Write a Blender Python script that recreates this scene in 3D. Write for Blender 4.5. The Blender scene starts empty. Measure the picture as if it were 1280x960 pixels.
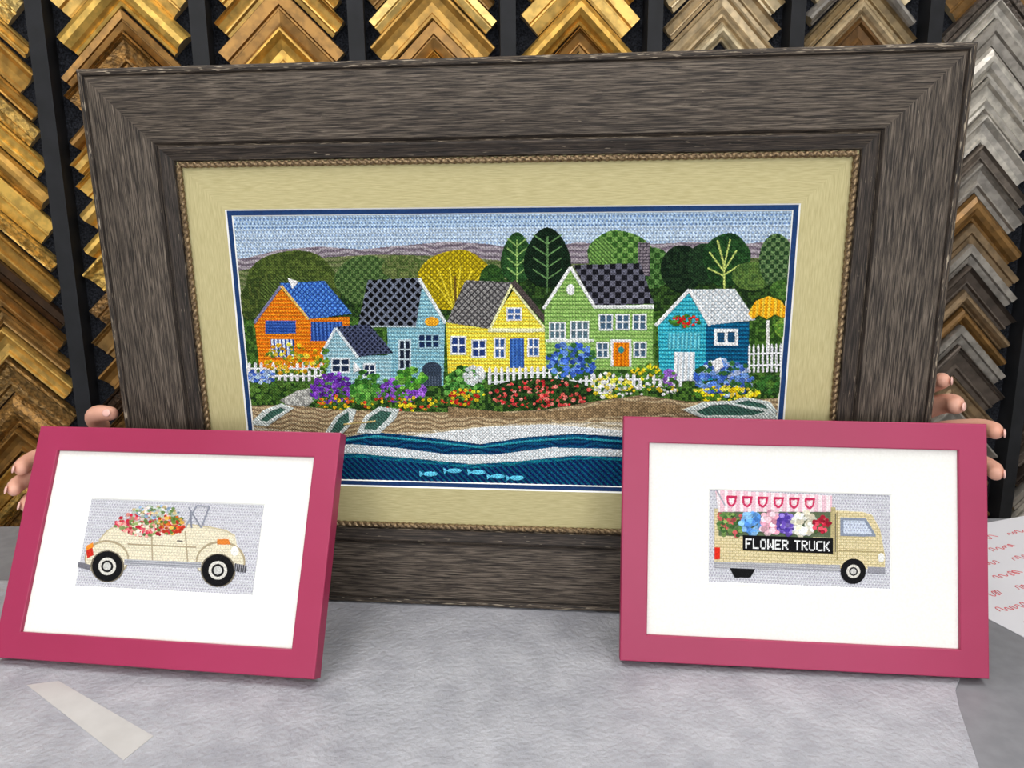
import bpy, bmesh, numpy as np, math, random
from mathutils import Vector, Matrix
random.seed(7); rng=np.random.default_rng(7)
TZ=0.9
F=961.0; CP=0.2071; CR=-0.0081; CH=0.4812
sc=bpy.context.scene
sc.view_settings.view_transform='Standard'
def lin(c):
    c=np.asarray(c,float)/255.0
    return np.where(c<=0.04045,c/12.92,((c+0.055)/1.055)**2.4)
def L4(c): return tuple(lin(c))+(1.0,)
# ---------------------------------------------------------------- camera
fw=np.array([0,math.cos(CP),-math.sin(CP)]); r0=np.array([1.,0,0]); u0=np.array([0,math.sin(CP),math.cos(CP)])
rt=r0*math.cos(CR)+u0*math.sin(CR); up=-r0*math.sin(CR)+u0*math.cos(CR)
cam=bpy.data.objects.new('camera',bpy.data.cameras.new('camera')); sc.collection.objects.link(cam); sc.camera=cam
cam.data.sensor_width=36; cam.data.lens=F/1280*36; cam.data.clip_start=0.02
M=Matrix.Identity(4)
for i,v in enumerate((rt,up,-fw)):
    for j in range(3): M[j][i]=v[j]
M.translation=Vector((0,0,CH+TZ)); cam.matrix_world=M
# ---------------------------------------------------------------- helpers
def new_mat(name,col=(200,200,200),rough=.5,metal=0,spec=.5):
    m=bpy.data.materials.new(name); m.use_nodes=True; b=m.node_tree.nodes['Principled BSDF']
    b.inputs['Base Color'].default_value=L4(col); b.inputs['Roughness'].default_value=rough
    b.inputs['Metallic'].default_value=metal; b.inputs['Specular IOR Level'].default_value=spec
    return m
def noise_mat(name,c1,c2,scale=20,rough=.5,metal=0,bump=0,bscale=None,stretch=None,coord='Object',spec=.5,detail=4,lo=.35,hi=.65,bdist=.001):
    m=new_mat(name,c1,rough,metal,spec); nt=m.node_tree; N=nt.nodes; K=nt.links; b=N['Principled BSDF']
    tc=N.new('ShaderNodeTexCoord'); mp=N.new('ShaderNodeMapping'); K.new(tc.outputs[coord],mp.inputs[0])
    if stretch: mp.inputs['Scale'].default_value=stretch
    n=N.new('ShaderNodeTexNoise'); n.inputs['Scale'].default_value=scale; n.inputs['Detail'].default_value=detail
    K.new(mp.outputs[0],n.inputs['Vector'])
    r=N.new('ShaderNodeValToRGB'); r.color_ramp.elements[0].position=lo; r.color_ramp.elements[1].position=hi
    r.color_ramp.elements[0].color=L4(c1); r.color_ramp.elements[1].color=L4(c2)
    K.new(n.outputs[0],r.inputs[0]); K.new(r.outputs[0],b.inputs['Base Color'])
    if bump:
        n2=N.new('ShaderNodeTexNoise'); n2.inputs['Scale'].default_value=bscale or scale; n2.inputs['Detail'].default_value=4
        K.new(mp.outputs[0],n2.inputs['Vector'])
        bp=N.new('ShaderNodeBump'); bp.inputs['Strength'].default_value=bump; bp.inputs['Distance'].default_value=bdist
        K.new(n2.outputs[0],bp.inputs['Height']); K.new(bp.outputs[0],b.inputs['Normal'])
    return m
def obj_from(name,verts,faces,mats=(),midx=None,uvs=None,parent=None,smooth=False):
    me=bpy.data.meshes.new(name); me.from_pydata([tuple(v) for v in verts],[],faces); 
    for m in mats: me.materials.append(m)
    if midx is not None: me.polygons.foreach_set('material_index',midx)
    if uvs is not None:
        l=me.uv_layers.new(name='UVMap'); l.data.foreach_set('uv',np.array(uvs,dtype=float).ravel())
    if smooth: me.polygons.foreach_set('use_smooth',[True]*len(me.polygons))
    me.update(); o=bpy.data.objects.new(name,me); sc.collection.objects.link(o)
    if parent: o.parent=parent
    return o
def empty(name,mw=None):
    o=bpy.data.objects.new(name,None); sc.collection.objects.link(o); o.empty_display_size=.05
    if mw is not None: o.matrix_world=mw
    return o
def box(name,x0,x1,y0,y1,z0,z1,mat,parent=None,bev=0):
    v=[(x,y,z) for x in (x0,x1) for y in (y0,y1) for z in (z0,z1)]
    f=[(0,1,3,2),(4,6,7,5),(0,4,5,1),(2,3,7,6),(0,2,6,4),(1,5,7,3)]
    o=obj_from(name,v,f,[mat],parent=parent)
    if bev:
        b=o.modifiers.new('bevel','BEVEL'); b.width=bev; b.segments=3
    return o
def rings(name,rects,mats,mi,parent,cap_back=None):
    V=[];Fc=[];UV=[];MI=[]
    def c(r,k): 
        x0,y0,x1,y1,z=r; return [(x0,y0,z),(x1,y0,z),(x1,y1,z),(x0,y1,z)][k]
    for k in range(4):
        k2=(k+1)%4; cum=0
        for i in range(len(rects)-1):
            A,B=rects[i],rects[i+1]
            p=[c(A,k),c(A,k2),c(B,k2),c(B,k)]
            ax=0 if k%2==0 else 1
            d=abs(B[1]-A[1])+abs(B[4]-A[4])
            b=len(V); V+=p; Fc.append((b,b+1,b+2,b+3)); MI.append(mi[i])
            off=k*3.37
            UV+=[(p[0][ax]+off,cum+k),(p[1][ax]+off,cum+k),(p[2][ax]+off,cum+d+k),(p[3][ax]+off,cum+d+k)]
            cum+=d
    return obj_from(name,V,Fc,mats,MI,UV,parent)
def inset(W,H,prof):
    return [(d,d,W-d,H-d,z) for d,z in prof]
def frame_matrix(x,y,yaw,lean,roll,W,z0=0):
    ex=np.array([math.cos(yaw),math.sin(yaw),0]); n=np.array([-math.sin(yaw),math.cos(yaw),0])
    ey=np.array([0,0,1.])*math.cos(lean)+n*math.sin(lean)
    e1=ex*math.cos(roll)+ey*math.sin(roll); e2=-ex*math.sin(roll)+ey*math.cos(roll)
    c=np.array([x,y,z0]); low=min(0,-W/2*e1[2],W/2*e1[2]); c=c+np.array([0,0,-low]); c0=c-e1*W/2
    m=Matrix.Identity(4); e3=np.cross(e1,e2)
    for i,v in enumerate((e1,e2,e3)):
        for j in range(3): m[j][i]=v[j]
    m.translation=Vector((c0[0],c0[1],c0[2]+TZ))
    return m,(c0,e1,e2,e3)
def trace(px,fr,zoff=0):
    """rectify a coordinate traced from the flat artwork into its own plane coordinates (metres)"""
    c0,e1,e2,e3=fr; c1=c0+e3*zoff
    ray=rt*(px[0]-640)/F+up*(480-px[1])/F+fw; o=np.array([0,0,CH])
    t=((c1-o)@e3)/(ray@e3); P=o+ray*t-c1
    return P@e1,P@e2
# ---------------------------------------------------------------- stitched artwork canvas
PS=1.9
class Art:
    def __init__(s,fr,x0,y0,x1,y1,zoff,res,bg):
        s.fr=fr;s.x0=x0;s.y0=y0;s.x1=x1;s.y1=y1;s.z=zoff
        s.W=int((x1-x0)/res);s.H=int((y1-y0)/res);s.res=res
        s.img=np.ones((s.H,s.W,3))*np.array(bg,float);s.h=np.zeros((s.H,s.W))
    def T(s,p):
        a,b=trace(p,s.fr,s.z); return ((a-s.x0)/s.res,(b-s.y0)/s.res)
    def poly(s,pts,col,pat=None,h=.4,raw=False):
        P=np.array(pts if raw else [s.T(p) for p in pts])
        xa=max(0,int(P[:,0].min()));xb=min(s.W,int(P[:,0].max())+2);ya=max(0,int(P[:,1].min()));yb=min(s.H,int(P[:,1].max())+2)
        if xb<=xa or yb<=ya: return
        X,Y=np.meshgrid(np.arange(xa,xb)+.5,np.arange(ya,yb)+.5); m=np.zeros(X.shape,bool)
        j=len(P)-1
        for i in range(len(P)):
            xi,yi=P[i];xj,yj=P[j]
            if yi!=yj:
                m^=((yi>Y)!=(yj>Y))&(X<(xj-xi)*(Y-yi)/(yj-yi)+xi)
            j=i
        C=np.ones(X.shape+(3,))*np.array(col,float)
        hh=np.full(X.shape,float(h))
        if pat:
            t,sz,alt=pat; sz=int(round(sz*PS))
            Xi=X.astype(int);Yi=Y.astype(int)
            if t=='check': q=((Xi//sz+Yi//sz)%2)==0
            elif t=='dia': q=((Xi+Yi)%sz)<sz*.45
            elif t=='x': q=(((Xi+Yi)%sz)<sz*.28)|(((Xi-Yi)%sz)<sz*.28)
            elif t=='h': q=(Yi%sz)<sz*.4
            elif t=='v': q=(Xi%sz)<sz*.4
            elif t=='dot': q=((Xi+(Yi//sz%2)*(sz//2))%sz<max(2,sz*.4))&(Yi%sz<max(2,sz*.4))
            elif t=='brick': q=((Yi%sz)<2)|(((Xi+(Yi//sz%2)*sz)%(2*sz))<2)
            elif t=='n': q=rng.random((X.shape[0]//sz+1,X.shape[1]//sz+1)).repeat(sz,0).repeat(sz,1)[:X.shape[0],:X.shape[1]]>.5
            elif t=='w': q=((Y+4*np.sin(X*.05)+2*np.sin(X*.13))%sz)<sz*.45
            C[q]=np.array(alt,float); hh[q]-=.25
        s.img[ya:yb,xa:xb][m]=C[m]; s.h[ya:yb,xa:xb][m]=hh[m]
    def ell(s,cx,cy,rx,ry,col,pat=None,h=.5,n=26,wob=0):
        s.poly([(cx+rx*(1+wob*math.sin(5*a+cx))*math.cos(a),cy+ry*(1+wob*math.cos(4*a+cy))*math.sin(a)) for a in [2*math.pi*i/n for i in range(n)]],col,pat,h)
    def line(s,pts,w,col,h=.6):
        for a,b in zip(pts[:-1],pts[1:]):
            dx,dy=b[0]-a[0],b[1]-a[1];l=math.hypot(dx,dy) or 1;nx,ny=-dy/l*w/2,dx/l*w/2
            s.poly([(a[0]+nx,a[1]+ny),(b[0]+nx,b[1]+ny),(b[0]-nx,b[1]-ny),(a[0]-nx,a[1]-ny)],col,None,h)
    def rect(s,x0,y0,x1,y1,col,pat=None,h=.4): s.poly([(x0,y0),(x1,y0),(x1,y1),(x0,y1)],col,pat,h)
    def window(s,x0,y0,x1,y1,fr=(235,238,240),gl=(60,80,105),nx=2,ny=2,b=2):
        s.rect(x0,y0,x1,y1,fr,h=.7)
        w=(x1-x0-b*(nx+1))/nx;hh=(y1-y0-b*(ny+1))/ny
        for i in range(nx):
            for j in range(ny):
                a=x0+b+i*(w+b);c=y0+b+j*(hh+b); s.rect(a,c,a+w,c+hh,gl,h=.3)
    def flowers(s,x0,y0,x1,y1,n,cols,r=3,h=1.0,ell=True):
        for i in range(n):
            while True:
                u,v=random.uniform(-1,1),random.uniform(-1,1)
                if not ell or u*u+v*v<1: break
            cx=(x0+x1)/2+u*(x1-x0)/2; cy=(y0+y1)/2+v*(y1-y0)/2
            c=random.choice(cols); k=random.uniform(.8,1.15); q=random.uniform(.6,1.15)*r
            s.ell(cx,cy,q,q*.85,tuple(min(255,a*k) for a in c),None,h*random.uniform(.6,1.2),8)
    def fence(s,x0,y0,x1,y1,x2y=0,n=10,col=(235,236,240)):
        for i in range(n):
            t=i/(n-1);x=x0+(x1-x0)*t;dy=x2y*t;w=(x1-x0)/n*.55
            s.poly([(x-w/2,y1+dy),(x-w/2,y0+3+dy),(x,y0+dy),(x+w/2,y0+3+dy),(x+w/2,y1+dy)],col,h=.9)
        for yy in (.35,.75):
            s.line([(x0,y0+(y1-y0)*yy),(x1,y0+(y1-y0)*yy+x2y)],2.2,col,.9)
    def build(s,name,parent,hs=.0018,cell=3,jit=.13,grid=6,gd=.78,p=.0036,bump=.7,sat=1.14,con=1.10):
        H,W=s.H,s.W
        j=rng.uniform(1-jit,1+jit*.7,(H//cell+1,W//cell+1,1)).repeat(cell,0).repeat(cell,1)[:H,:W]
        gy=s.img.mean(2,keepdims=True); img=gy+(s.img-gy)*sat; img=(img-128)*con+128
        img=np.clip(img,4,252)*j
        X,Y=np.meshgrid(np.arange(W),np.arange(H))
        st=(X//grid+Y//grid)%2
        g=np.where(((X%grid)==0)|((Y%grid)==0),gd,1.0)*np.where(st==0,1.02,.97)
        img=np.clip(img*g[...,None],0,255); col=lin(img)
        h=s.h.copy()
        for _ in range(2):
            hp=np.pad(h,1,'edge'); h=(hp[1:-1,1:-1]*2+hp[:-2,1:-1]+hp[2:,1:-1]+hp[1:-1,:-2]+hp[1:-1,2:])/6
        co=np.empty((H,W,3)); co[...,0]=s.x0+(X+.5)/W*(s.x1-s.x0); co[...,1]=s.y0+(Y+.5)/H*(s.y1-s.y0); co[...,2]=s.z+h*hs
        co[:,0,0]=s.x0;co[:,-1,0]=s.x1;co[0,:,1]=s.y0;co[-1,:,1]=s.y1
        idx=np.arange(H*W).reshape(H,W)
        q=np.stack([idx[:-1,:-1],idx[:-1,1:],idx[1:,1:],idx[1:,:-1]],-1).reshape(-1,4)
        me=bpy.data.meshes.new(name); me.vertices.add(H*W); me.vertices.foreach_set('co',co.ravel().astype(np.float32))
        me.loops.add(q.size); me.loops.foreach_set('vertex_index',q.ravel().astype(np.int32))
        me.polygons.add(len(q)); me.polygons.foreach_set('loop_start',np.arange(0,q.size,4,dtype=np.int32))
        me.update(calc_edges=True)
        a=me.color_attributes.new('thread','FLOAT_COLOR','POINT')
        a.data.foreach_set('color',np.concatenate([col,np.ones((H,W,1))],-1).ravel().astype(np.float32))
        m=new_mat(name+'_thread',(200,200,200),.8,0,.12); nt=m.node_tree;N=nt.nodes;K=nt.links;b=N['Principled BSDF']
        at=N.new('ShaderNodeAttribute'); at.attribute_name='thread'; K.new(at.outputs['Color'],b.inputs['Base Color'])
        tc=N.new('ShaderNodeTexCoord'); sp=N.new('ShaderNodeSeparateXYZ'); K.new(tc.outputs['Object'],sp.inputs[0])
        def sn(o):
            m1=N.new('ShaderNodeMath');m1.operation='MULTIPLY';m1.inputs[1].default_value=2*math.pi/p;K.new(o,m1.inputs[0])
            m2=N.new('ShaderNodeMath');m2.operation='SINE';K.new(m1.outputs[0],m2.inputs[0]);return m2.outputs[0]
        mm=N.new('ShaderNodeMath');mm.operation='MULTIPLY';K.new(sn(sp.outputs[0]),mm.inputs[0]);K.new(sn(sp.outputs[1]),mm.inputs[1])
        bp=N.new('ShaderNodeBump');bp.inputs['Strength'].default_value=bump;bp.inputs['Distance'].default_value=.0008
        K.new(mm.outputs[0],bp.inputs['Height']);K.new(bp.outputs[0],b.inputs['Normal'])
        me.materials.append(m); o=bpy.data.objects.new(name,me); sc.collection.objects.link(o); o.parent=parent
        return o
# ---------------------------------------------------------------- materials
def barnwood(name,c1,c2,c3,scuff=.72,sc_u=26,sc_v=600):
    m=new_mat(name,c2,.55,0,.3);nt=m.node_tree;N=nt.nodes;K=nt.links;b=N['Principled BSDF']
    tc=N.new('ShaderNodeTexCoord')
    mp=N.new('ShaderNodeMapping');mp.inputs['Scale'].default_value=(sc_u,sc_v,1);K.new(tc.outputs['UV'],mp.inputs[0])
    n=N.new('ShaderNodeTexNoise');n.inputs['Scale'].default_value=1;n.inputs['Detail'].default_value=6;n.inputs['Roughness'].default_value=.62;n.inputs['Distortion'].default_value=.6
    K.new(mp.outputs[0],n.inputs['Vector'])
    r=N.new('ShaderNodeValToRGB');e=r.color_ramp.elements;e[0].position=.40;e[0].color=L4(c1);e[1].position=.52;e[1].color=L4(c2)
    x=e.new(.66);x.color=L4(c3);K.new(n.outputs[0],r.inputs[0])
    mp2=N.new('ShaderNodeMapping');mp2.inputs['Scale'].default_value=(3,40,1);K.new(tc.outputs['UV'],mp2.inputs[0])
    n2=N.new('ShaderNodeTexNoise');n2.inputs['Scale'].default_value=1;n2.inputs['Detail'].default_value=3;K.new(mp2.outputs[0],n2.inputs['Vector'])
    mx=N.new('ShaderNodeMixRGB');mx.blend_type='MULTIPLY';mx.inputs[0].default_value=.6
    r2=N.new('ShaderNodeValToRGB');r2.color_ramp.elements[0].position=.3;r2.color_ramp.elements[0].color=(.6,.57,.55,1);r2.color_ramp.elements[1].position=.65;r2.color_ramp.elements[1].color=(1.1,1.08,1.06,1)
    K.new(n2.outputs[0],r2.inputs[0]);K.new(r.outputs[0],mx.inputs[1]);K.new(r2.outputs[0],mx.inputs[2])
    mp3=N.new('ShaderNodeMapping');mp3.inputs['Scale'].default_value=(60,500,1);K.new(tc.outputs['UV'],mp3.inputs[0])
    n3=N.new('ShaderNodeTexNoise');n3.inputs['Scale'].default_value=1;n3.inputs['Detail'].default_value=2;K.new(mp3.outputs[0],n3.inputs['Vector'])
    r3=N.new('ShaderNodeValToRGB');r3.color_ramp.elements[0].position=scuff-.03;r3.color_ramp.elements[1].position=scuff+.05;K.new(n3.outputs[0],r3.inputs[0])
    mx2=N.new('ShaderNodeMixRGB');mx2.inputs[2].default_value=L4((168,154,134));K.new(r3.outputs[0],mx2.inputs[0]);K.new(mx.outputs[0],mx2.inputs[1])
    K.new(mx2.outputs[0],b.inputs['Base Color'])
    bp=N.new('ShaderNodeBump');bp.inputs['Strength'].default_value=.7;bp.inputs['Distance'].default_value=.0010
    K.new(n.outputs[0],bp.inputs['Height']);K.new(bp.outputs[0],b.inputs['Normal'])
    return m
m_wood=barnwood('barnwood_grey',(34,28,23),(80,71,62),(118,107,95),.78)
m_woodd=barnwood('barnwood_dark',(24,20,17),(54,46,40),(88,77,67),.72)
m_woode=barnwood('barnwood_edge',(30,25,21),(66,57,49),(114,101,86),.62)
m_side=new_mat('raw_wood_side',(70,58,50),.8)
m_linen=noise_mat('linen_mat',(178,167,121),(196,186,140),1,.8,0,.3,stretch=(60,900,1),coord='UV',spec=.2)
m_white=new_mat('mat_bevel_white',(245,245,240),.8)
m_navy=noise_mat('navy_mat',(22,50,94),(28,60,108),300,.85,spec=.2)
m_wmat=noise_mat('cream_mat',(226,225,219),(232,231,226),400,.85,spec=.2)
m_pink=noise_mat('raspberry_lacquer',(152,38,76),(158,42,82),6,.40,0,.05,200,spec=.4)
m_rope=noise_mat('antique_gold_rope',(84,66,48),(146,124,92),400,.38,.65)
m_back=new_mat('kraft_backing',(140,110,75),.9)
# ---------------------------------------------------------------- large frame
BW,BH=.97,.6556
Mb,frB=frame_matrix(-.0069,.8991,-.1015,-.0350,.0007,BW)
big=empty('wooden_picture_frame',Mb)
prof=[(0,-.034),(0,-.0025),(.0015,-.0006),(.004,0),(.0065,-.0006),(.0082,-.003),(.010,-.0012),(.030,-.0002),(.060,-.0008),(.081,-.0030),(.0840,-.0065),(.0862,-.0036),(.0885,-.0030),(.097,-.0060),(.1010,-.0068),(.1025,-.0105),(.1026,-.014)]
mi=[1,3,3,3,2,0,0,0,0,2,3,2,2,2,3,2]
rings('moulding',inset(BW,BH,prof),[m_wood,m_side,m_woodd,m_woode],mi,big)
MZ=-.0115
ox0,oy1=trace((281,262),frB,MZ);ox1,_=trace((1001,256),frB,MZ);_,oy0=trace((600,612),frB,MZ)
def ins2(d,z): return (ox0+d,oy0+d,ox1-d,oy1-d,z)
rings('linen_mat',[(.102,.102,BW-.102,BH-.102,MZ),ins2(0,MZ)],[m_linen],[0],big)
rings('navy_mat',[ins2(0,MZ),ins2(.0015,MZ-.0015),ins2(.0070,MZ-.0015),ins2(.0082,MZ-.003)],[m_white,m_navy],[0,1,0],big)
rings('backing',[(0,0,BW,BH,-.034),(BW/2-.001,BH/2-.001,BW/2+.001,BH/2+.001,-.034)],[m_back],[0],big)
def rope(W,H,ins,z,r,pitch,mat,parent):
    V=[];Fc=[];nr=10
    cs=[(ins,ins),(W-ins,ins),(W-ins,H-ins),(ins,H-ins)]
    for k in range(4):
        a=np.array(cs[k]);b=np.array(cs[(k+1)%4]);L=np.linalg.norm(b-a);d=(b-a)/L;nn=np.array([-d[1],d[0]])
        n=int(L/(pitch/8))
        base=len(V)
        for i in range(n+1):
            c=a+d*L*i/n;ph=2*math.pi*(L*i/n)/pitch/2
            for q in range(nr):
                th=2*math.pi*q/nr;rr=r*(.68+.36*abs(math.cos(th-ph)))
                V.append((*(c+nn*rr*math.cos(th)),z+rr*math.sin(th)))
        for i in range(n):
            for q in range(nr):
                s=base+i*nr;q2=(q+1)%nr;Fc.append((s+q,s+q2,s+nr+q2,s+nr+q))
    return obj_from('rope_fillet',V,Fc,[mat],parent=parent)
rope(BW,BH,.1062,-.0088,.0036,.0085,m_rope,big)
# ---------------------------------------------------------------- village needlepoint
A=Art(frB,ox0+.0078,oy0+.0078,ox1-.0078,oy1-.0078,MZ-.0035,.0006,(176,193,212))
XL,XR,YT,YB=270,1010,250,640
A.poly([(XL,YT),(XR,YT),(XR,310),(XL,330)],(180,200,220),('dot',4,(120,146,184)),.1)
A.poly([(XL,287),(XR,280),(XR,310),(XL,330)],(192,207,222),('dot',4,(152,172,200)),.1)
hill=[(XL,328),(310,322),(350,312),(400,308),(450,312),(500,307),(560,302),(610,305),(660,314),(720,303),(800,306),(870,302),(930,305),(XR,296)]
A.poly(hill+[(XR,350),(XL,380)],(164,156,162),('w',6,(122,112,122)),.3)
A.poly([(XL,345),(330,332),(400,322),(470,318),(560,320),(620,325),(700,330),(800,328),(880,322),(XR,322),(XR,400),(XL,400)],(120,126,92),('w',6,(88,102,64)),.3)
A.poly([(XL,375),(420,358),(520,352),(620,350),(720,348),(830,350),(XR,345),(XR,480),(XL,490)],(36,54,32),('n',3,(60,84,44)),.3)
# trees
A.ell(366,362,60,50,(66,80,42),('n',3,(88,102,54)),.9,wob=.03); A.ell(340,378,40,36,(60,74,40),('n',3,(84,96,52)),.9)
for k in range(5): A.ell(335+k*16,352+abs(k-2)*6,9,14,(92,108,60),('dia',4,(58,72,38)),1.0)
A.ell(457,350,38,31,(96,118,74),('check',4,(60,82,48)),.8,wob=.03)
A.ell(505,335,28,16,(108,118,76),('n',3,(80,96,56)),.7)
A.ell(569,350,46,38,(198,178,46),('x',6,(140,126,32)),.9,wob=.04)
for a in (-34,-20,-6,8,22,34): A.line([(570,392),(568+a*.5,362),(568+a,330+abs(a)*.4)],1.8,(218,202,76),1.1)
A.line([(570,395),(569,345)],3,(110,90,40),1.1)
A.ell(615,352,16,22,(44,70,38),('n',3,(60,90,46)),.8)
def leaf(cx,cy,rx,ry,c,v):
    A.poly([(cx+rx*math.sin(t)*(1-.25*math.cos(t)),cy-ry*math.cos(t)) for t in [2*math.pi*i/24 for i in range(24)]],c,('n',3,tuple(x*1.2 for x in c)),.9)
    A.line([(cx,cy+ry+6),(cx,cy-ry*.7)],1.8,v,1.1)
    for k in range(4):
        y=cy+ry*.7-k*ry*.38
        A.line([(cx,y),(cx-rx*.62,y-ry*.32)],1.6,v,1.1);A.line([(cx,y),(cx+rx*.62,y-ry*.32)],1.6,v,1.1)
leaf(646,322,20,32,(44,72,42),(150,180,112)); leaf(684,322,29,38,(22,38,26),(110,144,96))
A.ell(775,322,42,34,(116,150,86),('check',5,(60,94,48)),.9,wob=.05); A.ell(815,335,26,26,(92,124,74),('check',5,(50,80,42)),.9)
A.ell(752,318,16,20,(124,158,92),('dia',4,(78,110,60)),1.0)
A.rect(797,303,812,345,(136,128,134),('brick',3,(80,74,82)),.8)
A.ell(852,336,27,30,(24,40,28),('n',3,(38,56,38)),.9); A.ell(880,330,22,26,(34,52,36),('n',3,(44,66,44)),.9)
A.ell(908,325,30,34,(34,60,36),('n',3,(48,80,46)),.9,wob=.04)
A.line([(905,372),(904,330),(896,300)],2.4,(186,196,120),1.1)
for a,b in ((-18,-20),(16,-22),(20,-4),(-20,0),(8,-36)): A.line([(904,345+b*.3),(904+a,335+b)],1.9,(190,204,124),1.1)
A.ell(940,345,26,18,(74,98,56),('n',3,(96,120,66)),.8); A.ell(970,326,22,34,(104,128,88),('check',4,(48,72,46)),.9)
A.ell(985,362,24,14,(60,90,46),('n',3,(84,116,60)),.8)
A.poly([(XL,400),(XR,385),(XR,520),(XL,520)],(48,74,36),('n',3,(80,112,54)),.3)
# house 1 orange
A.poly([(318,403),(352,361),(384,398),(437,396),(437,458),(325,462)],(234,148,50),('h',4,(206,114,32)),.5)
A.poly([(350,354),(406,351),(440,392),(386,399)],(100,148,212),('x',6,(54,88,158)),.8)
A.line([(318,404),(352,357)],3.5,(130,130,160),.9);A.line([(352,357),(386,399)],3,(240,196,116),.9)
A.rect(332,401,370,417,(48,78,144),('h',3,(74,108,176)),h=.7);A.rect(339,424,368,446,(48,78,144),('v',4,(220,226,236)),h=.7)
A.rect(389,402,428,426,(44,72,134),('v',4,(84,120,186)),h=.7);A.rect(392,436,428,452,(214,128,38),h=.6)
A.poly([(360,347),(374,352),(366,361)],(250,250,250),h=1.5)
# house 2 blue w. black roof
A.poly([(484,405),(494,405),(526,356),(556,404),(554,488),(486,490)],(162,202,210),('h',4,(122,166,182)),.5)
A.poly([(460,350),(524,347),(528,356),(520,408),(447,408)],(14,14,18),('x',10,(118,124,138)),.9)
A.line([(524,348),(557,404)],4,(232,240,242),1.0); A.line([(520,408),(447,408)],2,(200,210,214),.9)
A.window(498,424,514,462,(200,214,220),(36,44,60),2,3,2); A.window(522,417,550,436,(160,190,200),(34,52,84),3,2,2)
A.ell(540,402,9,6,(232,170,60),h=1.1); A.rect(528,460,552,486,(60,70,84),('v',3,(88,98,112)),.7); A.ell(540,461,12,9,(60,70,84),None,.7)
# annex
A.poly([(404,442),(420,414),(448,444),(490,444),(488,480),(410,480)],(182,210,216),('h',4,(140,176,188)),.5)
A.poly([(420,408),(462,405),(492,441),(448,446)],(30,34,50),('x',6,(84,90,114)),.9)
A.line([(402,443),(420,410)],3.5,(224,232,236),1);A.line([(420,410),(448,447)],3.5,(224,232,236),1)
A.window(414,447,438,466,(222,228,232),(40,52,76),2,2,2);A.window(454,454,470,472,(222,228,232),(40,52,76),2,2,2)
# house 3 yellow
A.poly([(558,402),(612,408),(642,362),(684,412),(682,464),(560,466)],(244,226,106),('h',4,(224,198,72)),.5)
A.poly([(582,350),(640,353),(612,411),(558,403)],(148,146,144),('x',7,(76,74,76)),.9)
A.line([(640,356),(612,412)],3,(246,238,184),1);A.line([(641,352),(676,394),(690,410)],7,(84,76,74),1.0);A.line([(641,360),(682,412)],3,(248,240,190),1.1)
A.window(563,420,583,443,(230,234,238),(50,70,120));A.window(589,424,608,447,(230,234,238),(50,70,120))
A.window(633,384,652,401,(240,240,240),(80,110,160));A.window(617,422,632,448,(240,240,240),(70,100,150))
A.rect(637,423,655,460,(84,124,186),('v',4,(60,96,160)),.8);A.window(659,422,674,446,(240,240,240),(70,100,150))
A.rect(610,410,686,415,(246,240,200),h=.8)
# house 4 green
A.poly([(680,386),(713,336),(744,382),(816,380),(816,462),(682,462)],(158,190,118),('h',4,(118,154,86)),.5)
A.poly([(716,331),(800,329),(817,379),(744,383)],(30,30,36),('check',6,(104,104,116)),.9)
A.line([(679,386),(713,334)],4,(240,244,240),1);A.line([(713,334),(744,385)],4,(240,244,240),1);A.rect(742,381,817,386,(236,240,236),h=.9)
A.ell(713,362,5,7,(240,244,240),None,.8)
A.window(686,402,707,424,nx=3,gl=(96,120,130));A.window(712,401,736,424,nx=3,gl=(96,120,130))
for x in (748,769,790): A.window(x,392,x+18,413,gl=(80,104,124))
A.window(745,427,761,448,gl=(80,104,124));A.window(791,427,808,447,gl=(80,104,124))
A.rect(763,424,789,458,(240,240,240),h=.6);A.rect(766,428,786,458,(230,144,36),('v',4,(200,112,26)),.8);A.ell(776,437,4,4,(60,140,140),None,1)
A.rect(682,424,742,428,(230,236,226),h=.6)
# house 5 teal
A.poly([(822,406),(860,366),(884,404),(936,402),(934,468),(880,476),(824,472)],(88,188,202),('h',4,(48,140,162)),.5)
A.poly([(882,405),(936,402),(935,468),(881,474)],(28,106,140),('h',4,(12,72,104)),.55)
A.poly([(862,362),(918,361),(944,400),(886,406)],(244,246,246),('x',6,(192,200,206)),.9)
A.line([(819,407),(861,362)],4.5,(244,246,246),1);A.line([(861,362),(887,407)],4,(244,246,246),1)
A.window(892,411,922,432,(244,246,246),(40,80,110),2,1,4);A.rect(834,416,874,436,(126,202,212),('v',4,(80,160,180)),.7);A.rect(842,440,868,476,(240,244,246),('v',5,(200,212,220)),.8)
A.flowers(836,393,874,409,50,[(60,110,50),(80,130,60)],2.5);A.flowers(838,394,872,408,30,[(190,40,44),(220,60,60)],2.2)
# umbrella & fence
A.rect(957,400,961,440,(230,230,225),h=.8)
A.poly([(934,392),(944,376),(960,370),(976,376),(986,392),(978,398),(968,393),(958,399),(948,394),(940,399)],(240,166,44),('v',6,(250,196,80)),1.0)
A.ell(985,410,18,14,(90,130,60),('n',3,(120,150,70)),.6)
A.fence(936,430,992,466,-2,11); A.fence(312,452,402,476,0,13); 
A.fence(612,458,740,484,-2,18); A.fence(742,466,850,490,0,14)
A.flowers(330,428,400,468,90,[(226,190,50),(240,210,90),(110,140,60),(200,150,40)],3)
A.flowers(400,430,412,470,20,[(80,120,50),(120,150,60)],3)
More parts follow.
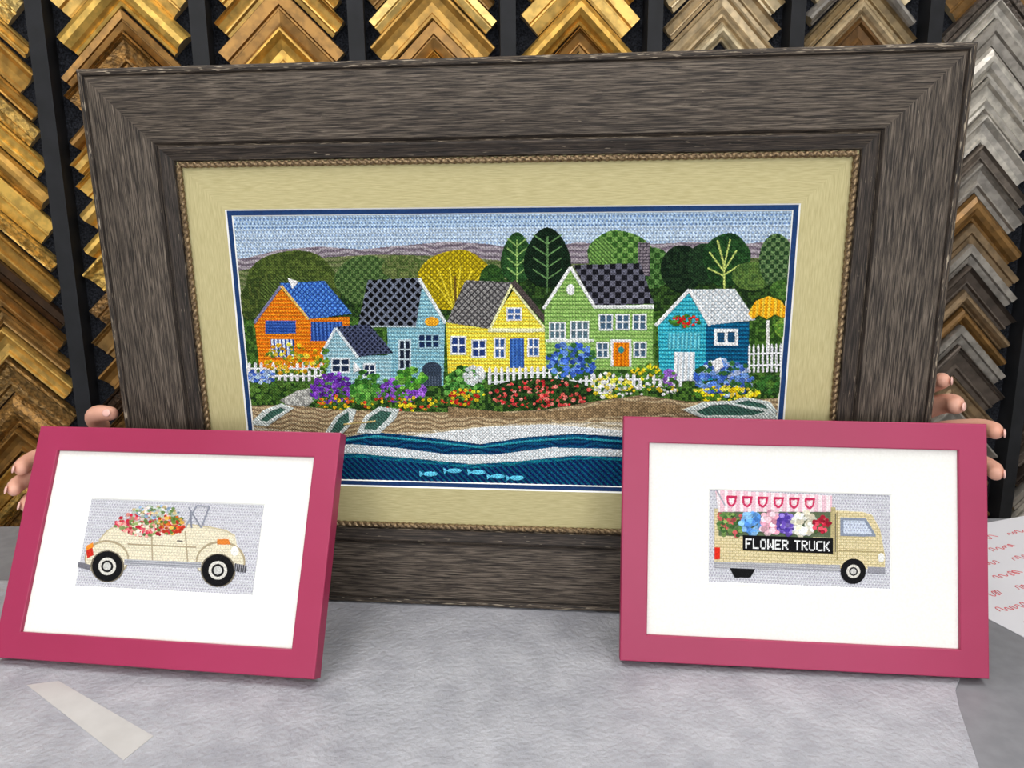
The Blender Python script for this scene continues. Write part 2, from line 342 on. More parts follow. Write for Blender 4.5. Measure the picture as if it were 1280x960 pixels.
# garden
A.poly([(XL,476),(400,478),(480,484),(620,480),(740,486),(880,482),(XR,468),(XR,505),(900,502),(760,498),(620,514),(500,512),(400,510),(XL,505)],(40,64,34),('n',3,(84,116,56)),.6)
A.flowers(308,462,345,478,60,[(110,140,210),(80,110,190),(180,200,230)],3)
A.flowers(310,478,400,500,60,[(90,120,60),(70,100,50)],4)
A.poly([(350,500),(372,488),(392,484),(398,496),(384,508),(366,512)],(200,200,194),('n',3,(150,150,146)),.7)
A.flowers(388,466,446,506,170,[(120,70,170),(150,96,196),(98,54,148),(90,130,70)],3.2)
A.flowers(396,494,450,512,60,[(230,190,50),(70,110,50),(226,110,60)],2.6)
A.flowers(440,462,476,505,90,[(60,110,50),(84,140,66),(110,160,80)],4)
A.flowers(470,472,532,502,150,[(130,80,180),(160,110,200),(84,130,66)],3.2)
A.flowers(450,496,560,514,100,[(80,120,50),(230,200,60),(200,80,60),(60,90,44)],2.6)
A.flowers(492,460,532,486,60,[(90,150,60),(120,170,80),(60,110,50)],4)
A.flowers(556,458,606,504,140,[(60,110,54),(84,140,70),(44,84,40),(110,160,84)],4)
A.flowers(580,458,606,480,50,[(235,238,235),(210,220,220)],3); A.flowers(560,486,606,506,40,[(230,200,60),(190,60,50)],2.6)
A.ell(676,492,66,20,(30,48,28),('n',3,(54,80,42)),.8)
A.flowers(612,474,742,512,130,[(214,84,84),(232,120,110),(196,60,64),(240,150,140)],2.6)
A.flowers(612,474,742,512,70,[(34,60,30),(54,86,42)],2.6)
A.flowers(684,428,744,474,150,[(84,120,200),(120,156,222),(60,90,170),(60,100,60)],4)
A.flowers(738,466,788,498,110,[(240,214,70),(250,230,110),(80,120,60),(236,236,230)],3.2)
A.flowers(790,456,826,476,50,[(236,206,60),(90,130,60)],3);A.flowers(822,462,846,482,40,[(140,100,180),(170,130,200),(80,120,60)],3)
A.flowers(778,480,850,494,50,[(230,200,60),(80,120,60),(236,236,230)],2.6)
A.flowers(868,450,942,494,170,[(96,130,200),(130,166,222),(70,100,176),(190,206,236),(60,100,60)],4)
A.flowers(864,482,950,502,110,[(240,206,50),(250,226,100),(80,120,50)],3)
A.flowers(944,470,992,492,60,[(60,100,50),(90,130,66),(50,80,44)],3.5)
A.poly([(888,452),(900,446),(904,458),(894,464)],(250,250,250),h=1.4);A.poly([(442,450),(452,462),(442,466)],(250,250,250),h=1.4)
# beach
beach=[(XL,508),(360,506),(420,512),(500,514),(600,516),(680,512),(740,502),(800,494),(860,502),(920,500),(XR,496)]
A.poly(beach+[(XR,640),(XL,640)],(186,168,138),('w',5,(142,122,98)),.2)
A.poly([(560,508),(640,516),(720,512),(770,500),(850,506),(850,516),(700,524),(560,520)],(134,114,88),('n',3,(160,138,108)),.3)
A.poly([(XL,530),(340,536),(420,544),(520,540),(640,530),(720,528),(XR,524),(XR,640),(XL,640)],(180,168,144),('w',5,(214,206,190)),.25)
# surf
A.poly([(XL,546),(380,548),(450,552),(520,544),(600,534),(680,530),(760,536),(860,548),(XR,540),(XR,640),(XL,640)],(246,247,244),('x',5,(206,212,214)),.7)
A.poly([(XL,562),(420,548),(470,540),(530,546),(600,555),(660,546),(720,542),(XR,560),(XR,640),(XL,640)],(24,84,116),('w',6,(14,52,90)),.4)
A.line([(430,550),(470,545),(530,551),(600,559),(660,551),(720,547),(790,553)],2.5,(60,150,164),.9)
A.poly([(XL,568),(440,555),(500,560),(560,568),(620,568),(690,559),(760,561),(XR,570),(XR,640),(XL,640)],(248,249,248),('x',5,(204,214,218)),.8)
A.poly([(XL,580),(440,566),(520,573),(590,580),(650,576),(720,569),(XR,577),(XR,640),(XL,640)],(36,124,138),('w',5,(22,84,116)),.4)
A.poly([(XL,584),(440,571),(520,578),(590,585),(650,581),(720,574),(XR,582),(XR,640),(XL,640)],(18,40,88),('dia',7,(22,92,116)),.4)
for x,y in ((538,592),(568,588),(598,590),(622,595),(646,597)):
    A.ell(x,y,9,3,(116,204,240),None,1.2,12); A.poly([(x-8,y),(x-14,y-4),(x-13,y+4)],(116,204,240),h=1.2)
def boat(pts,inner):
    A.poly(pts,(230,234,230),('dia',4,(184,194,192)),1.1);A.poly(inner,(84,116,104),('dia',4,(56,88,80)),.6)
boat([(312,530),(330,512),(352,504),(368,510),(350,522),(334,533)],[(326,525),(338,514),(352,509),(358,512),(344,520),(334,527)])
boat([(404,544),(420,520),(436,509),(446,512),(440,530),(424,546)],[(413,540),(424,522),(436,514),(437,526),(424,541)])
boat([(446,541),(456,520),(474,508),(500,511),(494,524),(474,542)],[(455,536),(462,522),(476,513),(490,515),(484,524),(470,537)])
boat([(852,512),(880,502),(930,500),(968,514),(972,524),(880,524)],[(870,514),(890,506),(926,504),(956,514),(940,519),(880,519)])
boat([(905,504),(930,496),(962,502),(972,516),(940,512)],[(918,504),(934,500),(954,505),(960,511),(940,508)])
A.line([(430,530),(470,526)],2,(200,180,130),1.4)
A.build('needlepoint_village',big)
# ---------------------------------------------------------------- small frames
def small(name,x,y,yaw,lean,roll,W,H,op,bw=.0295):
    k=1-(.0175*math.sin(lean))/CH     # rests on its back lower edge
    Ms,fr=frame_matrix(x*k,y*k,yaw,lean,roll,W*k,CH*(1-k)); e=empty(name,Ms); W*=k;H*=k;bw*=k
    pr=[(0,-.018),(0,-.0012),(.0004,-.0004),(.0012,0),(bw-.0012,0),(bw-.0003,-.0005),(bw,-.0014),(bw,-.0065)]
    rings('moulding',inset(W,H,pr),[m_pink],[0]*7,e)
    x0,y0,x1,y1=[q*k for q in op]
    rings('mat',[(bw-.002,bw-.002,W-bw+.002,H-bw+.002,-.0045),(x0,y0,x1,y1,-.0045),(x0+.0013,y0+.0013,x1-.0013,y1-.0013,-.0062)],[m_wmat,m_white],[0,1],e)
    rings('backing',[(0,0,W,H,-.018),(W/2-.001,H/2-.001,W/2+.001,H/2+.001,-.018)],[m_back],[0],e)
    return e,fr,(x0+.0008,y0+.0008,x1-.0008,y1-.0008)
eL,frL,opL=small('pink_picture_frame',-.4057,.7689,-.1452,.4714,.0097,.3858,.2699,(.081,.082,.302,.1850))
eR,frR,opR=small('pink_picture_frame.001',.3124,.7558,-.0926,.2621,-.0070,.3915,.2722,(.096,.0885,.2935,.1930))
BG=(214,214,220);BD=('dot',4,(178,178,190))
# car
C=Art(frL,*opL,-.0062,.0004,(208,208,220))
C.poly([(70,600),(350,600),(350,760),(70,760)],BG,BD,0)
cream=(240,232,208);cs=('brick',4,(216,206,178));dk=(176,162,132)
C.poly([(120,690),(124,676),(134,664),(148,656),(166,652),(240,656),(262,659),(282,663),(294,670),(298,690),(256,704),(154,702)],cream,cs,.9)
C.line([(124,676),(134,664),(148,656),(166,652),(240,656),(262,659),(282,663),(294,670)],2,(206,194,162),1.1)
C.ell(134,698,28,23,dk,None,1.1);C.ell(134,699,26,21,cream,cs,1.3)
C.ell(276,702,31,26,dk,None,1.1);C.ell(276,703,29,24,cream,cs,1.3)
C.rect(100,714,320,740,BG,BD,0)
C.line([(160,680),(246,684)],1.8,dk,1.0);C.line([(190,662),(191,700)],1.8,dk,1.0);C.line([(232,664),(235,702)],1.8,dk,1.0);C.line([(222,676),(229,677)],2,(120,116,110),1.4)
C.poly([(156,699),(252,703),(252,710),(156,706)],(150,152,160),('h',3,(190,192,198)),1.1)
for cx_,cy_,rr_ in ((135,708,19),(273,713,20)):
    C.ell(cx_,cy_,rr_+2,rr_+1,(120,112,96),None,1.1);C.ell(cx_,cy_,rr_,rr_,(18,18,20),None,1.4);C.ell(cx_,cy_,rr_*.58,rr_*.58,(225,222,214),None,1.6);C.ell(cx_,cy_,rr_*.40,rr_*.40,(30,30,32),None,1.6);C.ell(cx_,cy_,rr_*.26,rr_*.26,(210,210,206),None,1.9)
C.poly([(294,704),(309,707),(308,716),(293,714)],(50,50,56),('v',3,(160,160,166)),1.5);C.poly([(98,702),(114,706),(114,713),(98,709)],(120,120,128),None,1.5)
C.poly([(108,684),(116,680),(118,694),(110,698)],(205,50,36),None,1.5);C.poly([(109,682),(117,678),(118,684),(109,688)],(240,150,50),None,1.6)
C.poly([(272,674),(286,674),(289,681),(272,681)],(220,130,56),None,1.5);C.ell(294,689,5,6,(250,250,245),None,1.6)
C.line([(232,660),(246,632)],2.2,(150,154,166),1.2);C.line([(240,660),(238,640)],2.2,(130,134,148),1.2);C.line([(252,660),(262,633)],2.2,(150,154,166),1.2)
C.line([(252,660),(236,634)],2,(140,144,156),1.2);C.line([(246,632),(262,633)],1.8,(160,164,176),1.2)
C.flowers(144,640,232,670,260,[(206,60,86),(230,110,120),(190,40,60),(240,160,150),(110,140,80),(140,160,100),(235,215,205)],2.6,1.6)
C.flowers(166,632,224,648,120,[(190,205,190),(150,175,205),(220,200,150),(120,150,90),(235,225,220)],2.4,1.5)
C.flowers(196,644,232,668,70,[(220,120,50),(240,190,90),(200,60,40),(100,130,60)],2.6,1.7)
C.build('needlepoint_car',eL,hs=.0010,grid=5,gd=.90,p=.002,jit=.06,bump=.5,sat=1.05,con=1.0)
# truck
K_=Art(frR,*opR,-.0062,.0004,(204,204,218))
K_.poly([(870,590),(1140,590),(1140,760),(870,760)],BG,BD,0)
K_.poly([(893,636),(1040,638),(1078,640),(1090,644),(1100,662),(1106,694),(1106,712),(893,706)],(228,214,172),('brick',4,(196,180,134)),.9)
K_.poly([(898,636),(1040,638),(1040,672),(898,670)],(96,110,84),None,.4)
K_.flowers(898,642,928,670,110,[(90,130,70),(60,96,50),(130,160,90),(190,90,90)],3,1.2,False)
K_.poly([(894,614),(904,613),(1040,620),(1040,640),(898,640)],(240,200,212),('v',11,(250,236,238)),1.3)
for k in range(6):
    x=914+k*19.5;y=621+k*.6
    K_.line([(x-6,y),(x+7,y+.3)],3,(200,44,88),1.6);K_.line([(x-5,y),(x-4.5,y+8),(x,y+12),(x+4.5,y+8),(x+5.5,y)],2.6,(206,52,96),1.6);K_.line([(x,y+3),(x,y+7)],3.5,(252,240,242),1.7)
K_.line([(895,612),(906,632)],2,(170,172,182),1.5)
K_.rect(1038,634,1044,694,(190,176,130),h=1.0)
def puff(x0,y0,x1,y1,cols): K_.flowers(x0,y0,x1,y1,70,cols,4,2.2)
puff(926,640,952,668,[(110,170,236),(150,200,246),(84,140,216)]);puff(950,638,976,668,[(244,190,204),(250,214,222),(230,160,180)])
puff(972,642,992,668,[(110,84,180),(80,60,150),(150,130,210)]);puff(988,640,1020,670,[(250,246,228),(240,232,206),(252,252,244)])
K_.flowers(1016,646,1038,668,50,[(190,40,64),(150,30,50),(90,120,70),(220,80,100)],3,1.6)
K_.poly([(928,669),(1041,673),(1041,692),(928,688)],(16,16,18),None,1.4)
font={'F':['11111','10000','10000','11110','10000','10000','10000'],'L':['10000']*6+['11111'],'O':['01110','10001','10001','10001','10001','10001','01110'],
'W':['10001','10001','10001','10101','10101','11011','10001'],'E':['11111','10000','10000','11110','10000','10000','11111'],'R':['11110','10001','10001','11110','10100','10010','10001'],
'T':['11111','00100','00100','00100','00100','00100','00100'],'U':['10001']*6+['01110'],'C':['01111','10000','10000','10000','10000','10000','01111'],'K':['10001','10010','10100','11000','10100','10010','10001'],' ':['00000']*7}
cx=931.5;cw=9.15
for ch in 'FLOWER TRUCK':
    for r_,row in enumerate(font[ch]):
        for c_,b_ in enumerate(row):
            if b_=='1':
                x=cx+c_*1.5;y=673.2+(cx-931)*.035+r_*1.75
                K_.rect(x-.05,y-.05,x+1.6,y+1.85,(245,245,245),h=1.6)
    cx+=cw if ch!=' ' else 6
K_.poly([(1050,647),(1082,648),(1094,668),(1094,671),(1050,670)],(140,150,168),None,1.2);K_.poly([(1054,650),(1080,651),(1090,667),(1054,667)],(214,222,236),('dot',4,(170,180,202)),.5)
K_.line([(1046,640),(1046,700)],1.5,(170,156,110),1.1);K_.line([(1048,688),(1104,690)],1.5,(176,162,116),1.1);K_.line([(1044,642),(1044,690)],1.4,(110,100,80),1.1)
K_.poly([(893,702),(1050,706),(1050,714),(893,710)],(160,160,166),('h',3,(190,190,194)),1.2);K_.poly([(1084,708),(1106,709),(1106,718),(1084,716)],(150,150,158),None,1.3)
K_.poly([(893,684),(900,684),(900,699),(893,699)],(220,50,34),None,1.5);K_.ell(1101,697,4,6,(240,240,236),None,1.5);K_.poly([(912,710),(944,711),(938,722),(918,722)],(20,20,22),None,1.2)
K_.ell(1066,714,16,16,(20,20,22),None,1.5);K_.ell(1066,714,8.5,8.5,(226,222,212),None,1.8);K_.ell(1066,714,5.5,5.5,(40,40,42),None,1.8);K_.ell(1066,714,3.6,3.6,(210,208,204),None,2)
K_.build('needlepoint_truck',eR,hs=.0010,grid=5,gd=.90,p=.002,jit=.06,bump=.5,sat=1.05,con=1.0)
# ---------------------------------------------------------------- table
table=empty('work_table')
m_lam=noise_mat('grey_laminate',(124,125,130),(134,135,140),60,.45)
m_leg=new_mat('table_leg_metal',(60,60,64),.4,.8)
box('tabletop',-1.35,1.35,.05,1.2,TZ-.034,TZ-.004,m_lam,table,.004)
for i,(x,y) in enumerate(((-1.27,.12),(1.27,.12),(-1.27,1.13),(1.27,1.13))): box('leg_%d'%i,x-.03,x+.03,y-.03,y+.03,0,TZ-.034,m_leg,table)
box('apron',-1.27,1.27,1.11,1.13,TZ-.12,TZ-.034,m_leg,table)
m_foam=noise_mat('packing_foam',(154,155,163),(180,181,188),26,.40,0,1.0,170,spec=.5,detail=10,lo=.3,hi=.7,bdist=.0022)
pts=[(-1.3,.10),(.22,.10),(.33,.375),(.416,.602),(.448,.69),(.462,.722),(.478,.742),(.50,.80),(.55,.98),(-1.3,1.0)]
V=[(x,y,TZ-.0015) for x,y in pts]+[(x,y,TZ-.004) for x,y in pts];n=len(pts)
obj_from('foam_packing_sheet',V,[tuple(range(n))]+[(i,(i+1)%n,(i+1)%n+n,i+n) for i in range(n)],[m_foam])
m_pap=new_mat('paper',(222,222,228),.8);m_ink=new_mat('red_ink',(200,60,70),.6)
a=np.array([.612,.80]);d1=np.array([.94,.34]);d2=np.array([-.34,.94])
pw,ph=.42,.30
pp=[a,a+d1*pw,a+d1*pw+d2*ph,a+d2*ph]
paper=empty('paper_note')
obj_from('sheet',[(*p,TZ-.003) for p in pp]+[(*p,TZ-.0036) for p in pp],[(0,1,2,3),(4,7,6,5),(0,4,5,1),(1,5,6,2),(2,6,7,3),(3,7,4,0)],[m_pap],parent=paper)
cu=bpy.data.curves.new('handwriting','CURVE');cu.dimensions='3D';cu.bevel_depth=.0005
for row in range(7):
    for wd in range(4):
        s=cu.splines.new('BEZIER');k=11;s.bezier_points.add(k-1)
        for i in range(k):
            u=.03+wd*.078+i*.0052*random.uniform(.85,1.1);v=.05+row*.034+(.006 if i%2 else -.004)*random.uniform(.3,1.3)
            p=a+d1*u+d2*v; bp_=s.bezier_points[i]; bp_.co=(p[0],p[1],TZ-.0028); bp_.handle_left_type=bp_.handle_right_type='AUTO'
cu.materials.append(m_ink);o=bpy.data.objects.new('handwriting',cu);sc.collection.objects.link(o);o.parent=paper
m_strip=noise_mat('pale_grey_strip',(186,184,182),(194,192,190),40,.3)  # pale grey strip lying flat on the foam sheet
strip_pts=[(-.524,.743),(-.494,.750),(-.349,.657),(-.361,.623)]
obj_from('pale_strip',[(x,y,TZ-.0010) for x,y in strip_pts]+[(x,y,TZ-.0014) for x,y in strip_pts],[(0,1,2,3),(7,6,5,4),(0,4,5,1),(1,5,6,2),(2,6,7,3),(3,7,4,0)],[m_strip])
# ---------------------------------------------------------------- sample rack
D=1.6;RY=.09
Mr=Matrix.Translation((0,D,0))@Matrix.Rotation(RY,4,'Z')
rack=empty('frame_sample_display',Mr)
m_carpet=noise_mat('black_loop_carpet',(16,17,20),(44,46,52),260,.95,0,1.0,300,spec=.1,bdist=.004)
m_post=noise_mat('black_post',(20,21,24),(28,29,33),30,.6,spec=.3)
box('carpet_panel',-1.75,1.75,.03,.06,.05,2.35,m_carpet,rack)
PIT=.289
for i,k in enumerate(range(-6,7)): box('post_%d'%i,-.003+k*PIT-.015,-.003+k*PIT+.015,-.012,.03,.05,2.35,m_post,rack)
profs=[[(0,0),(0,.012),(.06,.02),(.14,.018),(.2,.010),(.5,.008),(.62,.014),(.75,.010),(.86,.012),(.93,.006),(1,.004),(1,0)],
[(0,0),(0,.016),(.05,.022),(.12,.022),(.3,.012),(.55,.007),(.8,.006),(.86,.010),(.95,.010),(1,.005),(1,0)],
[(0,0),(0,.010),(.1,.018),(.3,.024),(.5,.024),(.7,.018),(.82,.010),(.86,.012),(.96,.010),(1,.006),(1,0)],
[(0,0),(0,.018),(.03,.020),(.45,.018),(.5,.012),(.56,.012),(.6,.016),(.9,.012),(1,.010),(1,0)],
[(0,0),(0,.02),(.06,.024),(.1,.018),(.16,.022),(.22,.016),(.6,.010),(.66,.015),(.74,.015),(.8,.009),(1,.007),(1,0)]]
mats=[];mid={}
def smat(c,metal,orn):
    key=(c,metal,orn)
    if key not in mid:
        m=noise_mat('sample_%d'%len(mats),tuple(x*(.7 if orn else .86) for x in c),tuple(min(255,x*1.06) for x in c),50 if not orn else 110,.36 if metal else .5,metal,.9 if orn else .08,120 if orn else 200,bdist=.004 if orn else .001,lo=.4,hi=.6)
        mid[key]=len(mats);mats.append(m)
    return mid[key]
m_raw=new_mat('raw_end_wood',(176,156,120),.8);mats.append(m_raw)
G=[(222,180,90),(200,156,72),(230,196,116),(180,138,66),(150,110,56),(212,172,92)]
BR=[(110,78,42),(86,60,36),(130,96,52),(70,50,34),(150,116,66)]
SV=[(156,150,142),(124,114,104),(182,176,166),(94,84,76),(134,112,84),(68,58,52),(196,190,180)]
CHM=[(184,162,126),(150,130,96),(204,186,150)]
V=[];Fc=[];MI=[]
for ci,k in enumerate(range(-6,6)):
    xc=-.003+(k+.5)*PIT; z=2.26
    while z>.38:
        w=random.choice([.026,.03,.036,.042,.05]); pf=random.choice(profs);hs=random.uniform(.8,1.3)
        low=z<1.35
        if k<=-3: c=random.choice(G if not low else G[3:]+BR);me=.6
        elif k==-2: c=random.choice(G);me=.6
        elif k==-1: c=random.choice(G[1:]+BR[2:]);me=.55
        elif k==0: c=random.choice(G);me=.6
        elif k==1: c=random.choice(CHM);me=.45
        elif k==2: c=random.choice(SV[:3]+BR[:2]+CHM);me=.45
        else: c=random.choice(SV+BR[1:3]);me=.45
        orn=random.random()<(.3 if k<=-3 else .08)
        m=smat(c,me,orn); a_=.121+random.uniform(-.004,.003); dx=random.uniform(-.002,.002);tilt=random.uniform(-.003,.003)
        nP=len(pf);b=len(V);y0=.03
        for st in (0,1,2):
            for (u,hh) in pf:
                q=u*w
                if st==1: x_,z_=0,-q*math.sqrt(2)
                else:
                    sg=-1 if st==0 else 1
                    x_=sg*(a_-q/math.sqrt(2)); z_=-a_-q/math.sqrt(2)
                V.append((xc+dx+x_,y0-hh*hs-.001,z+z_+tilt*x_*10))
        for st in (0,1):
            for i in range(nP-1):
                s=b+st*nP+i; Fc.append((s,s+1,s+1+nP,s+nP)); MI.append(m)
        ri=mats.index(m_raw)
        Fc.append(tuple(range(b,b+nP)));MI.append(ri);Fc.append(tuple(range(b+2*nP,b+3*nP)));MI.append(ri)
        z-=w*math.sqrt(2)+random.uniform(.001,.004)+(.08 if k==1 and random.random()<.6 else 0)
obj_from('corner_samples',V,Fc,mats,MI,parent=rack)
# ---------------------------------------------------------------- person holding the frames
m_skin=noise_mat('skin',(206,150,128),(220,168,146),30,.5,0,.15,300,spec=.4)
m_skin.node_tree.nodes['Principled BSDF'].inputs['Subsurface Weight'].default_value=.1
m_skin.node_tree.nodes['Principled BSDF'].inputs['Subsurface Radius'].default_value=(.01,.004,.002)
m_nail=new_mat('nail',(232,184,172),.25)
m_sleeve=noise_mat('navy_knit',(30,36,52),(40,46,64),80,.9)
m_jean=noise_mat('denim',(44,54,78),(58,70,98),120,.9);m_hair=noise_mat('brown_hair',(48,32,22),(80,54,36),1,.5,stretch=(120,120,12));m_shoe=new_mat('black_shoe',(24,24,26),.5)
m_eye=new_mat('eye_white',(235,235,232),.2);m_iris=new_mat('iris',(60,44,30),.2);m_lip=new_mat('lips',(176,96,92),.4)
def skin(name,pts,rad,mat,parent,edges=None,root=0,lvl=2):
    me=bpy.data.meshes.new(name);me.from_pydata([(p[0],p[1],p[2]+TZ) for p in pts],edges or [(i,i+1) for i in range(len(pts)-1)],[])
    o=bpy.data.objects.new(name,me);sc.collection.objects.link(o);o.parent=parent
    s=o.modifiers.new('skin','SKIN');s.use_smooth_shade=True
    for i,v in enumerate(me.skin_vertices[0].data):
        r=rad[i];v.radius=(r,r) if not isinstance(r,tuple) else r; v.use_root=(i==root)
    ss=o.modifiers.new('sub','SUBSURF');ss.levels=lvl;ss.render_levels=lvl
    me.materials.append(mat);return o
person=empty('person')
def ellip(name,c,r,mat,parent,f=None,seg=28,rot=None):
    me=bpy.data.meshes.new(name);bm=bmesh.new();bmesh.ops.create_uvsphere(bm,u_segments=seg,v_segments=seg//2,radius=1)
    for v in bm.verts:
        q=Vector(v.co)
        if f: q=f(q)
        q=Vector((q.x*r[0],q.y*r[1],q.z*r[2]))
        if rot is not None: q=rot@q
        v.co=q+Vector((c[0],c[1],c[2]+TZ))
    for fc in bm.faces: fc.smooth=True
    bm.to_mesh(me);bm.free();me.materials.append(mat);o=bpy.data.objects.new(name,me);sc.collection.objects.link(o);o.parent=parent;return o
def hand(tag,palm,wr,fore,fingers,out):
    h=empty(tag);h.parent=person
    skin('palm',[fore,wr]+palm,[.027,.024]+[(.030,.018)]*len(palm),m_skin,h)
    for i,(p,r) in enumerate(fingers):
        skin('finger_%d'%i,p,r,m_skin,h)
        # nail on the outer face of the last joint
        A0=Vector(p[-2]);B0=Vector(p[-1]);d=(B0-A0).normalized();o_=Vector(out);o_=(o_-d*o_.dot(d)).normalized();sd=d.cross(o_)
        R=Matrix((sd,d,o_)).transposed(); c=A0*.35+B0*.65+o_*(r[-1]*.5+r[-2]*.42)
        ellip('nail_%d'%i,c,(.0052,.0062,.0016),m_nail,h,None,14,R)
rr=[.0120,.0118,.0112,.0105,.0075]
hand('hand_one',[(.465,.955,.205),(.485,.93,.225)],(.42,1.0,.155),(.40,1.08,.155),[
 ([(.47,.94,.235),(.488,.925,.262),(.502,.905,.285),(.508,.885,.296),(.500,.872,.297)],rr),
 ([(.48,.935,.225),(.500,.915,.250),(.516,.890,.268),(.518,.868,.270),(.505,.856,.270)],[.013,.013,.013,.0125,.009]),
 ([(.49,.93,.212),(.525,.900,.232),(.545,.868,.243),(.549,.842,.246),(.540,.828,.245)],rr),
 ([(.49,.93,.200),(.525,.900,.203),(.547,.865,.202),(.551,.838,.200),(.542,.822,.199)],rr),
 ([(.48,.935,.188),(.505,.905,.180),(.522,.872,.174),(.525,.846,.170),(.518,.83,.169)],[.0105,.0100,.0095,.0085,.006])],(.8,-.6,.1))
hand('hand_two',[(-.52,1.0,.195),(-.535,.98,.205)],(-.48,1.05,.155),(-.46,1.12,.155),[
 ([(-.535,.985,.215),(-.548,.975,.232),(-.540,.962,.2445),(-.522,.953,.2475),(-.502,.947,.2475)],[.013,.0125,.012,.0115,.008]),
 ([(-.54,.975,.205),(-.575,.955,.203),(-.599,.925,.197),(-.603,.902,.193),(-.594,.888,.191)],rr),
 ([(-.54,.975,.192),(-.578,.952,.185),(-.604,.918,.175),(-.609,.893,.170),(-.600,.878,.168)],rr),
 ([(-.535,.975,.180),(-.570,.950,.168),(-.590,.915,.155),(-.594,.890,.150),(-.586,.876,.148)],rr),
 ([(-.525,.98,.172),(-.555,.950,.155),(-.575,.915,.140),(-.578,.892,.134),(-.572,.880,.132)],[.0105,.0095,.0090,.0080,.0055])],(-.6,-.7,.3))
skin('torso',[(0,1.40,-.02),(0,1.40,.12),(0,1.39,.27),(0,1.38,.36),(0,1.36,.42),(-.155,1.39,.345),(-.33,1.34,.17),(-.47,1.09,.155),(.155,1.39,.345),(.31,1.33,.165),(.405,1.06,.155)],
 [(.13,.10),(.12,.09),(.13,.09),(.10,.07),.045,.06,.043,.032,.06,.043,.032],m_sleeve,person,[(0,1),(1,2),(2,3),(3,4),(3,5),(5,6),(6,7),(3,8),(8,9),(9,10)])
skin('legs',[(0,1.40,-.03),(-.085,1.40,-.12),(-.10,1.38,-.46),(-.10,1.40,-.83),(.085,1.40,-.12),(.10,1.38,-.46),(.10,1.40,-.83)],[(.12,.095),.085,.058,.045,.085,.058,.045],m_jean,person,[(0,1),(1,2),(2,3),(0,4),(4,5),(5,6)])
for i,x in enumerate((-.10,.10)): skin('shoe_%d'%i,[(x,1.43,-.855),(x,1.36,-.86),(x,1.27,-.868)],[.042,.040,.032],m_shoe,person)
skin('neck',[(0,1.37,.36),(0,1.345,.47)],[.05,.048],m_skin,person)
hc=(0,1.32,.535)
ellip('head',hc,(.072,.092,.105),m_skin,person,lambda q:Vector((q.x*(1-.28*max(0,-q.z)),q.y*(1-.08*max(0,-q.z)),q.z)))
def hairf(q):
    return Vector((q.x,q.y+ (.35 if (q.y<-.2 and q.z<.45) else 0),q.z))
ellip('hair',(0,1.335,.550),(.080,.094,.104),m_hair,person,hairf)
ellip('nose',(0,1.226,.525),(.011,.014,.020),m_skin,person);ellip('lips',(0,1.238,.484),(.022,.007,.007),m_lip,person)
for s_ in (-1,1):
    ellip('eye',(s_*.028,1.242,.542),(.012,.008,.008),m_eye,person);ellip('pupil',(s_*.028,1.2345,.541),(.005,.003,.005),m_iris,person)
    ellip('ear',(s_*.074,1.325,.53),(.008,.018,.027),m_skin,person)
# ---------------------------------------------------------------- room
m_wall=noise_mat('wall_paint',(214,212,206),(220,218,212),5,.8);m_floor=noise_mat('vinyl_floor',(120,112,104),(140,132,124),8,.5);m_ceil=new_mat('ceiling_tile',(235,235,232),.9)
box('floor',-3.2,3.2,-3.2,2.4,-.1,0,m_floor);box('ceiling',-3.2,3.2,-3.2,2.4,2.9,3.0,m_ceil)
box('wall_back',-3.2,3.2,2.3,2.4,0,2.9,m_wall);box('wall_left',-3.2,-3.1,-3.2,2.3,0,2.9,m_wall);box('wall_right',3.1,3.2,-3.2,2.3,0,2.9,m_wall);box('wall_front',-3.2,3.2,-3.3,-3.2,0,2.9,m_wall)
m_fix=new_mat('light_diffuser',(250,250,250),.5);m_fix.node_tree.nodes['Principled BSDF'].inputs['Emission Color'].default_value=(1,1,1,1);m_fix.node_tree.nodes['Principled BSDF'].inputs['Emission Strength'].default_value=2
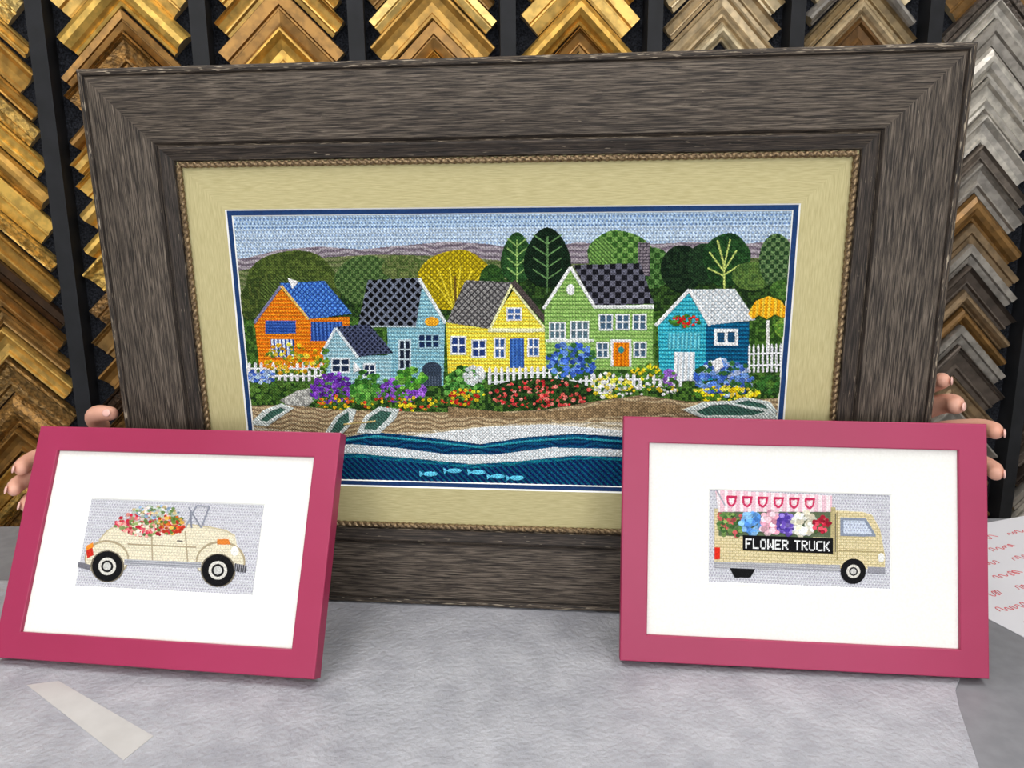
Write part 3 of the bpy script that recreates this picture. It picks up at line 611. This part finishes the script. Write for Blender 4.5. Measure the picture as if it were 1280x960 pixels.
def lamp(i,x,y,sx,sy,e,col=(1,.97,.93)):
    g=empty('ceiling_light' if i==0 else 'ceiling_light.%03d'%i)
    box('diffuser',x-sx/2,x+sx/2,y-sy/2,y+sy/2,2.88,2.9,m_fix,g)
    l=bpy.data.lights.new('panel','AREA');l.shape='RECTANGLE';l.size=sx;l.size_y=sy;l.energy=e;l.color=col
    o=bpy.data.objects.new('panel_lamp',l);sc.collection.objects.link(o);o.location=(x,y,2.87);o.parent=g
lamp(0,-.9,.5,.6,1.2,12.5);lamp(1,.9,.5,.6,1.2,12.5);lamp(2,-.9,-1.4,.6,1.2,19);lamp(3,.9,-1.4,.6,1.2,19)
fill_win=empty('fill_window')  # unseen window added behind the camera to even the light on upright faces
m_fillglow=new_mat('fill_window_glow',(230,236,245),.1);m_fillglow.node_tree.nodes['Principled BSDF'].inputs['Emission Color'].default_value=(.85,.92,1,1);m_fillglow.node_tree.nodes['Principled BSDF'].inputs['Emission Strength'].default_value=1.5
box('pane',-1.9,1.9,-3.2,-3.19,.9,2.4,m_fillglow,fill_win);m_wf=new_mat('fill_window_frame',(230,230,230),.5)
for nm,q in (('sill',(-1.98,1.98,.82,.9)),('head',(-1.98,1.98,2.4,2.48)),('jamb_a',(-1.98,-1.9,.82,2.48)),('jamb_b',(1.9,1.98,.82,2.48)),('mullion',(-.03,.03,.9,2.4))): box(nm,q[0],q[1],-3.2,-3.15,q[2],q[3],m_wf,fill_win)
l=bpy.data.lights.new('front_fill','AREA');l.shape='RECTANGLE';l.size=3.7;l.size_y=1.4;l.energy=47;l.color=(.93,.96,1)  # added frontal fill lamp, set just inside that window
o=bpy.data.objects.new('fill_window_lamp',l);sc.collection.objects.link(o);o.location=(0,-3.14,1.65);o.rotation_euler=(math.radians(90),0,0);o.parent=fill_win
w=bpy.data.worlds.new('world');sc.world=w;w.use_nodes=True;w.node_tree.nodes['Background'].inputs[0].default_value=(.8,.85,1,1);w.node_tree.nodes['Background'].inputs[1].default_value=.3
